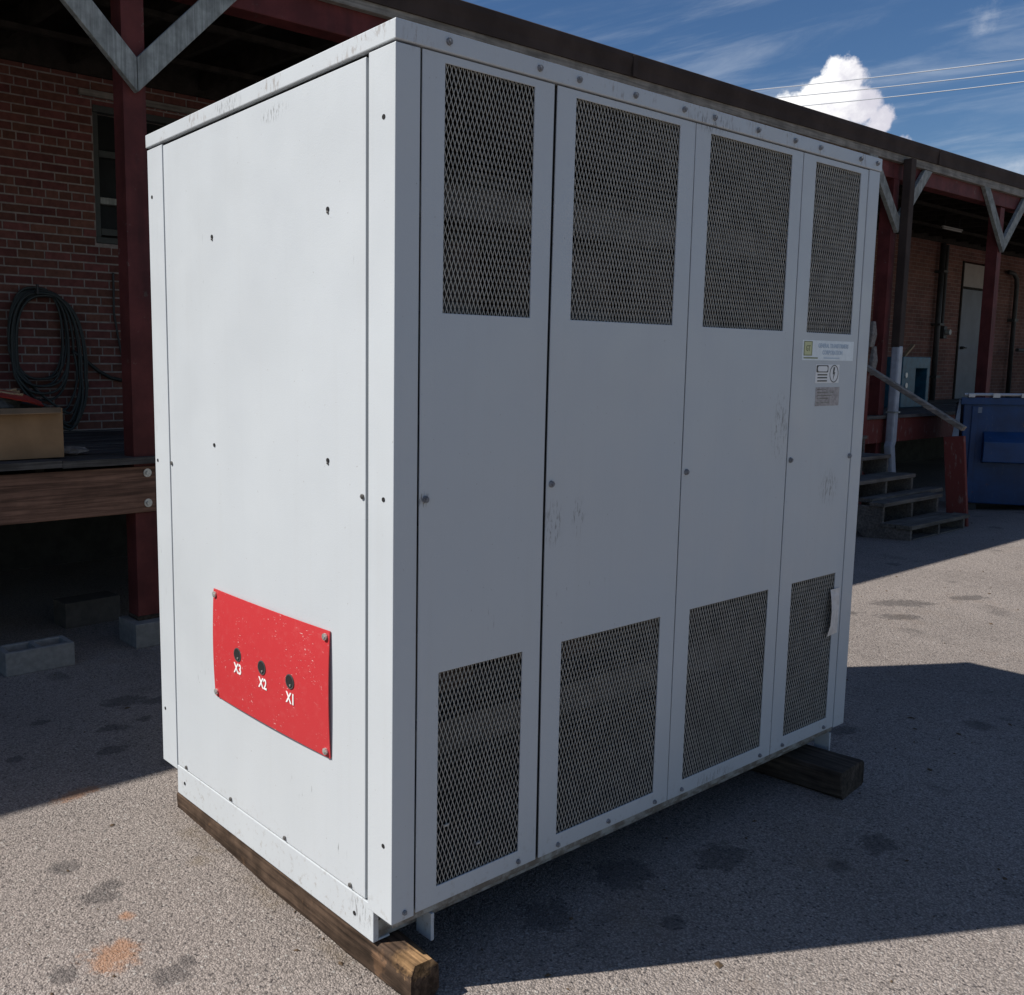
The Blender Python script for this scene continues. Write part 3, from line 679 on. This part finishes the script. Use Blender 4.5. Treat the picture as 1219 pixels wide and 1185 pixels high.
# ------------------------------------------------------------------ things on the dock, left
cb = thing('cardboard_box', (-.1,3.95,DZ), label='open brown cardboard box of scrap on the dock at the left edge', cat='box')
bx = MB(); grid_solid(bx, [-.75,-.744,.474,.48], [3.66,3.666,4.154,4.16], {(1,1)}, DZ+.004, 1.262, 2)
bx.build('carton', CARD, cb)
MB().box(-.744,.474,3.666,4.154,DZ+.006,DZ+.012).build('carton_bottom', CARD, cb)
MB().add([(-.74,3.661,1.262),(.47,3.661,1.262),(.45,3.60,1.235),(-.74,3.59,1.23),(-.74,3.664,1.266),(.47,3.664,1.266),(.452,3.602,1.239),(-.738,3.592,1.234)],
    [(0,1,2,3),(7,6,5,4),(0,4,5,1),(1,5,6,2),(2,6,7,3),(3,7,4,0)]).build('flap', CARD, cb)
def lump(name, mat, c, r, seed, **kw):
    rr = np.random.RandomState(seed); vs = []; fs = []; n, m = 14, 8
    ph = rr.rand(6)*6
    for i in range(m+1):
        th = math.pi*i/m
        for j in range(n):
            a = 2*math.pi*j/n
            k = 1+.22*math.sin(3*a+ph[0]+th*2)+.18*math.sin(5*a+ph[1])*math.sin(4*th+ph[2])+.1*rr.randn()
            vs.append((c[0]+r[0]*k*math.sin(th)*math.cos(a), c[1]+r[1]*k*math.sin(th)*math.sin(a), c[2]+r[2]*(.8+.2*k)*math.cos(th)))
    for i in range(m):
        for j in range(n): fs.append((i*n+j, i*n+(j+1)%n, (i+1)*n+(j+1)%n, (i+1)*n+j))
    return MB().add(vs, fs).build(name, mat, None, **kw)
lump('dark_rags', CLOTHD, (.10,3.92,1.27), (.34,.2,.10), 3, label='heap of dark scrap cloth spilling out of the cardboard box', cat='rags')
lump('pale_rag', CLOTHL, (.58,3.84,DZ+.025), (.10,.07,.028), 5, label='small pale rag lying on the dock beside the cardboard box', cat='rag')
sr = thing('red_strip', (.2,3.8,1.3), label='red plastic strip lying across the scrap in the cardboard box', cat='plastic strip')
MB().add([(-.02,3.80,1.36),(.10,3.72,1.345),(.30,3.70,1.305),(.40,3.74,1.275),(-.02,3.86,1.40),(.10,3.84,1.39),(.30,3.80,1.345),(.40,3.80,1.30),
          (-.02,3.81,1.352),(.10,3.73,1.337),(.30,3.71,1.297),(.40,3.75,1.267),(-.02,3.87,1.392),(.10,3.85,1.382),(.30,3.81,1.337),(.40,3.81,1.292)],
          [(0,1,5,4),(1,2,6,5),(2,3,7,6),(8,12,13,9),(9,13,14,10),(10,14,15,11),(0,8,9,1),(1,9,10,2),(2,10,11,3),(4,5,13,12),(5,6,14,13),(6,7,15,14),(0,4,12,8),(3,11,15,7)]).build('strip', REDPL, sr)
rp = thing('cord_bundle', (-.1,3.9,1.35), label='tan cords piled on the scrap at the far left edge', cat='cord')
for k in range(7):
    pts = [(-.28+.055*i+.02*math.sin(k*2+i), 3.80+.03*math.sin(i*.9+k), 1.33+.012*k+.09*math.sin(i*.28+.4*k)*(1-i/16)) for i in range(11)]
    MB().tube(pts, .009, 6).build('cord', ROPE, rp, smooth=True)
cc_ = thing('cable_coil', (1.2,6.15,2.1), label='tall coil of dark cable hanging on the left brick wall', cat='cable')
for k in range(13):
    cx = 1.20+random.uniform(-.02,.03)+.006*k; hw = .225+.006*k+random.uniform(-.015,.015); top = 2.17-.004*k+random.uniform(-.015,.015)
    bot = (1.42, 1.36, 1.30, 1.24)[k%4] if k < 6 else (random.uniform(.985, 1.03) if k > 8 else random.uniform(1.02,1.18))
    pts = []
    n = 40
    for i in range(n):
        a = 2*math.pi*i/n
        c_, s_ = math.cos(a), math.sin(a)
        x = cx + hw*math.copysign(abs(c_)**.75, c_) + (0.05*(1-s_)*.5 if k > 6 else 0)
        z = (top+bot)/2 + (top-bot)/2*math.copysign(abs(s_)**.85, s_)
        if s_ < 0 and k >= 6: x = cx + (hw*c_)*(1-.55*abs(s_)**2) + .17*abs(s_)
        pts.append((x, 6.235-.012*(k%4)-.008*(k//4)-.03*max(0,-s_)*(k%3), z))
    MB().tube(pts, .0108, 6, closed=True).build('loop', CABLE, cc_, smooth=True)
MB().cyl((1.2,6.29,2.13),(1.2,6.14,2.14),.012,6).cyl((1.2,6.14,2.12),(1.2,6.14,2.20),.012,6).build('hook', IRON, cc_)
MB().tube([(1.50,6.2,1.66),(1.62,6.22,1.58),(1.74,6.24,1.49),(1.86,6.26,1.43),(2.0,6.27,1.40)],.016,6).build('tail', CABLE, cc_, smooth=True)
MB().tube([(1.92,6.27,2.35),(1.91,6.26,2.0),(1.94,6.26,1.8),(1.98,6.26,1.6),(2.05,6.27,1.4)],.010,6).build('thin_wire', IRON, None, label='thin dark wire hanging down the brick wall between coil and post', cat='wire')

# ------------------------------------------------------------------ power lines
C0 = Vector((-1.4867,-1.8193,1.4546))
for pa, pb, which in (((59.07,42.42,21.25),(42.72,6.57,12.81),'uppermost'), ((59.09,42.4,20.61),(42.73,6.54,12.36),'middle'), ((59.11,42.38,19.89),(42.74,6.51,12.01),'lowest')):
    pa = C0+(Vector(pa)-C0)*.5; pb = C0+(Vector(pb)-C0)*.5; d = pb-pa
    pts = [pa + d*(-.6+.1*i) + Vector((0,0,.5*((-.6+.1*i)-.5)**2-.03)) for i in range(26)]
    MB().tube(pts, .012, 6).build('power_line', WIRE, None, label=which+' of the three power lines crossing the sky at the right', cat='power line', group='power lines in the sky')

# ------------------------------------------------------------------ the transformer cabinet
CW, CD, CH = 2.45, 1.38, 2.29
tr = thing('transformer_cabinet', (CW/2, CD/2, -.09), label='large light grey ventilated transformer cabinet with red plate standing on timbers', cat='transformer')
def Lp(pts, z0, z1): return MB().prism(pts, 2, z0, z1)
B = .0022
Lp([(0,0),(.0785,0),(.0785,.022),(.022,.022),(.022,.1045),(0,.1045)], 0, 2.238).build('corner_post', GREY, tr, bevel=B)
Lp([(2.3645,0),(CW,0),(CW,.1065),(CW-.022,.1065),(CW-.022,.022),(2.3645,.022)], 0, 2.241).build('corner_post', GREY, tr, bevel=B)
Lp([(0,1.262),(.022,1.262),(.022,1.358),(.0785,1.358),(.0785,1.38),(0,1.38)], 0, 2.238).build('corner_post', GREY, tr, bevel=B)
Lp([(CW-.022,1.262),(CW,1.262),(CW,1.38),(2.3645,1.38),(2.3645,1.358),(CW-.022,1.358)], 0, 2.241).build('corner_post', GREY, tr, bevel=B)
MB().box(.0012,.018,.1165,1.2560,.0215,2.2325).build('side_panel', GREY, tr, bevel=B)
MB().box(CW-.018,CW-.0012,.1115,1.2575,.0215,2.236).build('side_panel', GREY, tr, bevel=B)
MB().box(.083,2.36,1.36,1.379,.0215,2.236).build('back_panel', GREY, tr, bevel=B)
MB().box(.024,.03,.023,1.357,.022,2.24).box(2.42,2.426,.023,1.357,.022,2.24).box(.03,2.42,1.352,1.357,.022,2.24).box(.031,2.419,.03,1.351,.0215,.024).build('inner_shell', INNER, tr)
for (a_, b2) in ((.0786,.090),(.548,.59),(1.21,1.232),(1.865,1.888),(2.354,2.3644)): MB().box(a_,b2,.014,.03,.001,2.2355).build('seam_backing', DARKGAP, tr)
for y_ in (.10, 1.25): MB().box(.0222,.0238,y_,y_+.018,.024,2.238).build('seam_backing', DARKGAP, tr)
MB().box(.012,CW-.012,.030,CD-.012,2.2385,2.2425).build('lid_gap_shade', BLACK, tr)  # black strip put in as the shade of the gap under the lid
lid = MB().add([(-.004,-.004,2.2425),(CW+.004,-.004,2.2425),(CW+.004,CD+.004,2.2455),(-.004,CD+.004,2.2455),
     (-.004,-.004,2.290),(CW+.004,-.004,2.290),(CW+.004,CD+.004,2.290),(-.004,CD+.004,2.290),(CW/2,CD/2,2.298)],
     [(0,3,2,1),(4,5,8),(5,6,8),(6,7,8),(7,4,8),(0,1,5,4),(1,2,6,5),(2,3,7,6),(3,0,4,7)])
lid.build('lid', GREY, tr, bevel=.003)
# left sill channel and rails
MB().box(0.0006,.02,.079,1.262,-.09,.0175).box(.02,.06,.079,1.262,-.09,-.084).build('sill_channel', GREY, tr, bevel=B)
MB().box(CW-.02,CW-.0006,.079,1.262,-.09,.0175).build('sill_channel', GREY, tr, bevel=B)
MB().box(.022,2.42,.085,.10,-.088,-.034).build('base_rail', GRIMY, tr, bevel=B)
MB().box(.022,2.42,1.25,1.265,-.088,.0).build('base_rail', GRIMY, tr, bevel=B)
MB().box(.028,2.41,.028,.10,-.033,-.003).build('bottom_lip', GRIMY, tr, bevel=.003)
for x in (.165, 2.385): MB().box(x-.006,x+.006,.02,.084,-.115,-.034).build('lifting_lug', GREY, tr, bevel=B)
doors = [(.0862,.5615,.161,.4845),(.5740,1.2185,.652,1.1395),(1.2225,1.8735,1.304,1.801),(1.8785,2.3595,1.966,2.303)]
ML = (.056,.6635,1.611,2.2185)
PITX, PITZ = .0148, .0353
def strands(x0, x1, z0, z1):
    vs = []; fs = []
    nx_ = int((x1-x0)/PITX)+2; nz_ = int((z1-z0)/PITZ)+2
    segs = []
    for i in range(-1, nx_*2+1):
        for j in range(-1, nz_*2+1):
            if (i+j) % 2: continue
            a = (x0+i*PITX/2, z0+j*PITZ/2)
            for di in (-1, 1):
                b_ = (a[0]+di*PITX/2, a[1]+PITZ/2)
                mxx, mzz = (a[0]+b_[0])/2, (a[1]+b_[1])/2
                if x0 <= mxx <= x1 and z0 <= mzz <= z1: segs.append((a, b_))
    for (a, b_) in segs:
        dx, dz = b_[0]-a[0], b_[1]-a[1]; L = math.hypot(dx, dz); nxx, nzz = -dz/L, dx/L
        if nzz < 0: nxx, nzz = -nxx, -nzz
        w2 = .00082
        n0 = len(vs); a = (a[0]+.0011*math.sin(a[1]*31+a[0]*17), a[1]); b_ = (b_[0]+.0011*math.sin(b_[1]*31+b_[0]*17), b_[1])
        for (p_, q_) in (a, b_):
            vs += [(p_-nxx*w2, .0078, q_-nzz*w2), (p_+nxx*w2, .0074, q_+nzz*w2), (p_+nxx*w2, .0092, q_+nzz*w2), (p_-nxx*w2, .0096, q_-nzz*w2)]
        fs += [(n0,n0+1,n0+5,n0+4),(n0+1,n0+2,n0+6,n0+5),(n0+2,n0+3,n0+7,n0+6),(n0+3,n0,n0+4,n0+7)]
    return MB().add(vs, fs)
for k, (x0, x1, h0, h1) in enumerate(doors):
    z0, z1 = .0045, 2.239
    d_ = MB(); grid_solid(d_, [x0,h0,h1,x1], [z0,ML[0],ML[1],.9,1.14,1.38,ML[2],ML[3],z1], {(1,1),(1,6)}, .002, .0065, 1)
    bow = lambda z: max(0, 1-((z-1.12)/1.12)**2)
    d_.v = [(x - (.0065*bow(z) if (k == 0 and abs(x-x1) < 1e-6) else .0075*bow(z) if (k == 1 and abs(x-x0) < 1e-6) else .002*bow(z) if x == x1 else 0), y - (.0015*bow(z) if x in (x0, x1) else 0), z) for (x, y, z) in d_.v]
    do = d_.build('door_panel', GREY, tr, bevel=.0015)
    for (a_, b2) in ((ML[0],ML[1]),(ML[2],ML[3])):
        strands(h0-.004, h1+.004, a_-.004, b2+.004).build('mesh_screen', MESHM, tr, kind='stuff')
# bolts and screws
bsrc = MB().cyl((0,-.0065,0),(0,0,0),.0085,8,.0095).cyl((0,-.010,0),(0,-.0066,0),.0055,6)
bo = None
def bolt_front(x, z, y=.0015, mat=0, s=1):
    global bo
    if bo is None: bo = bsrc.build('bolt', BOLTP, tr, local=True); o = bo
    else: o = share(bo, 'bolt', tr, (0,0,0))
    o.location = Vector((x, y, z)) - tr.location; o.scale = (s,s,s); o.rotation_euler = (0, random.uniform(0,3), 0)
for (x, z) in [(.166,2.268),(.493,2.266),(.653,2.265),(.903,2.266),(1.144,2.265),(1.307,2.266),(1.562,2.266),(1.799,2.266),(1.973,2.266),(2.275,2.267),(2.41,2.268)]: bolt_front(x, z, -.0035, s=1.0)
for (x, z) in [(.045,.022),(.484,.024),(.659,.022),(.901,.026),(1.146,.022),(1.30,.024),(1.80,.022),(1.96,.024),(2.28,.022)]: bolt_front(x, z, s=.85)
for (x, z) in [(.106,1.136),(.586,1.143),(1.244,1.137),(1.898,1.141),(2.347,1.134)]: bolt_front(x, z, s=1.1)
lsrc = MB().cyl((-.0045,0,0),(0,0,0),.0068,8).cyl((-.007,0,0),(-.0046,0,0),.004,6); lo_ = None
hsrc2 = MB().cyl((-.0012,0,0),(.0006,0,0),.0062,12); ho_ = None  # flat black disc, the dark of a recessed hole put into its colour
def left_(kind_, y, z, x=.0):
    global lo_, ho_
    if kind_ == 's':
        if lo_ is None: lo_ = lsrc.build('screw', BOLT, tr, local=True); o = lo_
        else: o = share(lo_, 'screw', tr, (0,0,0))
    else:
        if ho_ is None: ho_ = hsrc2.build('screw_hole_disc', BLACK, tr, local=True); o = ho_
        else: o = share(ho_, 'screw_hole_disc', tr, (0,0,0))
    o.location = Vector((x, y, z)) - tr.location
for (y, z) in [(.044,2.075),(.040,1.14),(.036,.21),(1.349,2.075),(1.358,1.146),(.919,1.891),(.281,1.89),(.929,1.227),(.285,1.223),(.164,-.042),(1.203,-.035),(1.35,.21)]: left_('h', y, z)
for (y, z) in [(.128,1.139),(1.245,1.144),(1.186,.033),(.859,.034),(.523,.033),(.183,.033)]: left_('s', y, z, .001)
for (y, z) in [(.919,1.883),(.281,1.882),(.285,1.215)]: left_('s', y, z, .001)
for o in [c for c in tr.children if c.name.startswith('screw.') and abs(c.location.x - (.001-tr.location.x)) < 1e-4][-3:]: o.scale = (.6,.6,.6)

# red terminal plate on the side, bowed
py0, py1, pz0, pz1 = .273, .945, .3745, .745
rp_ = MB(); nu, nv = 24, 14; holes = [(.770,.560),(.618,.556),(.461,.553)]
def plx(y, z):
    u = (y-(py0+py1)/2)/((py1-py0)/2); v_ = (z-(pz0+pz1)/2)/((pz1-pz0)/2)
    return -.004 - .013*max(0, 1-(u*u+v_*v_)/2)
vs = []
for side in (0, 1):
    for i in range(nu+1):
        for j in range(nv+1):
            y = py0+(py1-py0)*i/nu; z = pz0+(pz1-pz0)*j/nv; vs.append((plx(y, z)+side*.003, y, z))
N1 = (nu+1)*(nv+1); fs = []
for i in range(nu):
    for j in range(nv):
        a = i*(nv+1)+j; q = (a, a+nv+1, a+nv+2, a+1)
        fs.append(q[::-1]); fs.append(tuple(t+N1 for t in q))
for i in range(nu):
    for j in (0, nv):
        a = i*(nv+1)+j; fs.append((a, a+nv+1, a+nv+1+N1, a+N1))
for j in range(nv):
    for i in (0, nu):
        a = i*(nv+1)+j; fs.append((a, a+1, a+1+N1, a+N1))
plate = rp_.add(vs, fs).build('terminal_plate', RED, tr, smooth=False)
for i, (y, z) in enumerate(holes):
    x = plx(y, z)
    # raised rim ring and a flat black disc painted as the shade inside the hole
    ring = MB(); n = 20; vs = []; 
    for (r_, dx) in ((.019,-.0022),(.0225,-.0022),(.0225,.0),(.019,.0)):
        for k in range(n): t = 2*math.pi*k/n; vs.append((x+dx, y+r_*math.cos(t), z+r_*math.sin(t)))
    fs = [(a*n+k, a*n+(k+1)%n, ((a+1)%4)*n+(k+1)%n, ((a+1)%4)*n+k) for a in range(4) for k in range(n)]
    ring.add(vs, fs).build('grommet', DARKGAP, plate, label='black grommet marked X%d' % (3-i))
    MB().cyl((x-.0014,y,z),(x-.0006,y,z),.0188,20).build('bushing_hole_disc', BLACK, plate)
    MB().cyl((x-.004,y-.004,z-.010),(x-.0016,y-.004,z-.010),.0035,8).build('terminal_tip', ZINC, plate)
def text(s, size, loc, rot, mat, parent, name='marking', extr=.0003, bold=0.0, sx=1):
    cu = bpy.data.curves.new('t', 'FONT'); cu.body = s; cu.size = size; cu.align_x = 'CENTER'; cu.align_y = 'CENTER'; cu.extrude = extr; cu.offset = bold; cu.resolution_u = 2
    to = bpy.data.objects.new('t', cu); COL.objects.link(to); bpy.context.view_layer.update()
    me = bpy.data.meshes.new_from_object(to.evaluated_get(bpy.context.evaluated_depsgraph_get())); bpy.data.objects.remove(to)
    me.materials.clear(); me.materials.append(mat)
    o = bpy.data.objects.new(name, me); COL.objects.link(o); o.parent = parent
    o.location = Vector(loc) - wloc(parent); o.rotation_euler = rot; o.scale = (sx,1,1)
    return o
ROTL = (R(90), 0, R(-90)); ROTF = (R(90), 0, 0)
for s_, y, z in (('X3',.770,.512),('X2',.614,.505),('X1',.459,.500)):
    text(s_, .046, (plx(y, z)-.0012, y, z), ROTL, WHITE, plate, 'marking', bold=.0012, sx=.85)
for (y, z) in ((.93,.728),(.29,.727),(.29,.392),(.93,.392)):
    x = plx(y, z)
    MB().cyl((x-.007,y,z),(x-.001,y,z),.010,10).cyl((x-.009,y,z),(x-.0071,y,z),.006,6).build('plate_bolt', ZINC, tr)
# labels on the last door
lab = MB().box(1.941,2.328,.0012,.0018,1.509,1.583).build('name_label', LABW, tr)
MB().box(1.951,2.010,.0004,.0010,1.526,1.579).build('logo_square', LABY, lab)
MB().box(1.951,1.9545,-.0003,.0003,1.526,1.579).box(2.0065,2.010,-.0003,.0003,1.526,1.579).box(1.9547,2.0063,-.0003,.0003,1.526,1.529).box(1.9547,2.0063,-.0003,.0003,1.576,1.579).build('logo_frame', LABG, lab)
text('GT', .030, (1.981,.0000,1.552), ROTF, LABG, lab, 'logo_letters', bold=.0004, sx=.8)
MB().box(1.953,2.055,.0004,.0010,1.515,1.520).build('small_print', LABG, lab)
text('GENERAL TRANSFORMERS', .0225, (2.170,.0008,1.563), ROTF, LABB, lab, 'lettering', bold=.0006, sx=.86)
text('CORPORATION', .0225, (2.165,.0008,1.538), ROTF, LABB, lab, 'lettering', bold=.0006, sx=.95)
MB().box(2.10,2.22,.0004,.0010,1.516,1.520).build('small_print', LABB, lab)
wl = MB().box(2.047,2.226,.0012,.0018,1.424,1.494).build('warning_label', WHITE, tr)
rr_ = []
def rrect(x0, x1, z0, z1, r, y0, y1):
    pts = []
    for (cx, cz, a0) in ((x1-r,z0+r,-90),(x1-r,z1-r,0),(x0+r,z1-r,90),(x0+r,z0+r,180)):
        for k in range(5): a = R(a0+22.5*k); pts.append((cx+r*math.cos(a), cz+r*math.sin(a)))
    return MB().prism(pts, 1, y0, y1)
rrect(2.052,2.140,1.464,1.491,.005,.0004,.0010).build('danger_panel', LABK, wl)
rrect(2.060,2.133,1.4675,1.4875,.009,-.0004,.0002).build('danger_oval', WHITE, wl)
for z in (1.455,1.444,1.432): MB().box(2.062,2.134,.0004,.0010,z-.0025,z+.0025).build('small_print', LABK, wl)
n = 28; vs = []
for (r_, y) in ((.030,.0004),(.0335,.0004),(.0335,.0010),(.030,.0010)):
    for k in range(n): t = 2*math.pi*k/n; vs.append((2.186+r_*math.cos(t), y, 1.459+r_*math.sin(t)))
MB().add(vs, [(a*n+k, a*n+(k+1)%n, ((a+1)%4)*n+(k+1)%n, ((a+1)%4)*n+k) for a in range(4) for k in range(n)]).build('warning_ring', LABK, wl)
MB().prism([(2.180,1.484),(2.192,1.484),(2.187,1.465),(2.194,1.465),(2.180,1.434),(2.184,1.457),(2.177,1.457)],1,.0004,.0010).build('lightning_symbol', LABK, wl)
nl = MB().box(2.056,2.236,.0012,.0017,1.337,1.408).build('rating_plate', LABT, tr)
for z in (1.400,1.388,1.377,1.366,1.350): MB().box(2.066,2.066+.05+.09*random.random(),.0006,.0010,z-.0018,z+.0018).build('small_print', GRIMY, nl)
# curled paper tag on the lower right screen
tg = MB(); vs = []
for (z, d1, d2, xo) in ((.600,-.004,-.001,-.004),(.57,-.014,-.002,-.014),(.52,-.022,-.003,-.020),(.46,-.020,-.002,-.020),(.412,-.010,-.001,-.022)):
    vs += [(2.264+xo, d1, z), (2.336, d2-.002, z+.0)]
vs += [(v[0], v[1]+.0012, v[2]) for v in vs[:10]]
fs = [(2*i,2*i+2,2*i+3,2*i+1) for i in range(4)] + [(10+2*i,11+2*i,13+2*i,12+2*i) for i in range(4)] + [(2*i,10+2*i,12+2*i,2*i+2) for i in range(4)] + [(2*i+1,2*i+3,13+2*i,11+2*i) for i in range(4)]
tg.add(vs, fs).build('paper_tag', PAPER, tr)
for (x, z) in ((.198,.222),(.322,.131)): MB().box(x-.009,x+.009,.0030,.0068,z-.003,z+.003).build('sun_speck', LAMPW, tr)  # pale chips painted as specks of sunlight on the mesh
# transformer core seen through the screens
for x in (.55, 1.23, 1.90):
    MB().cyl((x,.70,.42),(x,.70,1.86),.30,28).build('winding', COIL, tr, smooth=False)
    for z in (.60,.95,1.30,1.65): MB().cyl((x,.70,z),(x,.70,z+.03),.309,28).build('winding_band', CLAMP, tr)
MB().box(.14,2.31,.36,.42,1.93,2.02).build('core_clamp', CLAMP, tr)
MB().box(.14,2.31,.36,.42,.24,.34).build('core_clamp', CLAMP, tr)
for a_, b2 in ((1.87,2.12),(.10,.41)): MB().box(.2,2.25,.52,.88,a_,b2).build('core_yoke', INNER, tr)
MB().tube([(1.35,.2,.42),(1.6,.18,.36),(1.85,.2,.30)],.012,6).build('lead_cable', CLAMP, tr)

# ------------------------------------------------------------------ timbers under it
def timber(name, cx, cy, L, w_, h_, rz, z0, mat, label, seed, rnd=1):
    rr = np.random.RandomState(seed)
    n = 14; vs = []; fs = []; ring = []
    for i in range(n+1):
        t = -L/2 + L*i/n
        c = .012 if (i > 1 or not rnd) else (.017 if i else .022)
        prof = [(-w_/2+c,0),(w_/2-c,0),(w_/2,c),(w_/2,h_-c),(w_/2-c,h_),(-w_/2+c,h_),(-w_/2,h_-c),(-w_/2,c)]
        for (x, z) in prof:
            jz = 0 if z > h_-.001 or z < .001 else rr.uniform(-.003,.003)
            vs.append((x+rr.uniform(-.003,.003), t + (rr.uniform(-.008,.008) if i in (0,n) else 0), z+jz))
    m = 8
    for i in range(n):
        for k in range(m): fs.append((i*m+k,(i+1)*m+k,(i+1)*m+(k+1)%m,i*m+(k+1)%m))
    fs += [tuple(range(m)), tuple(n*m+k for k in range(m-1,-1,-1))]
    t_ = thing(name, (cx,cy,z0), R(rz), label=label, cat='timber')
    MB().add(vs, fs).build('timber_beam', mat, t_, local=True)
    return t_
timber('support_timber', .058, .605, 1.35, .10, .107, 0, G0+.001, SUPPW, 'long dark timber under the left side of the cabinet', 1)
timber('end_timber', 2.20, .62, 1.52, .215, .107, 4, G0+.001, DARKWOOD, 'thick squared timber sticking out under the far right end of the cabinet', 2, 0)
# ------------------------------------------------------------------ litter
def chip_mesh(rr, L, wd):
    return [(-L/2,0,.001),(0,-wd/2,.002),(L/2,0,.001),(0,wd/2,.003),(0,0,.007)]
lit = MB(); rr = np.random.RandomState(9)
for k in range(420):
    if k < 260: x, y = rr.uniform(-1.6,3.5), rr.uniform(-1.4,3.3)
    else: x, y = rr.uniform(3,11), rr.uniform(-.5,3.3)
    if -.02 < x < 2.45 and .0 < y < 1.38 and rr.rand() < .7: continue
    L = rr.choice([.010,.015,.024,.040], p=[.4,.3,.2,.1]); wd = L*rr.uniform(.25,.8); a = rr.uniform(0,6.28); z = gh(x, y)
    ca, sa = math.cos(a), math.sin(a)
    lit.add([(x+ca*p_-sa*q_, y+sa*p_+ca*q_, z+h_) for (p_, q_, h_) in chip_mesh(rr, L, wd)], [(0,1,4),(1,2,4),(2,3,4),(3,0,4)])
lit.build('leaf_litter', TWIG, None, kind='stuff', label='scattered dark leaf bits and grit on the asphalt')
MB().tube([(3.55,.93,gh(3.55,.93)+.006),(3.70,.86,gh(3.7,.86)+.008)],.004,5).build('pale_straw', STRAW, None, label='single pale straw on sunlit asphalt right of the cabinet', cat='straw')
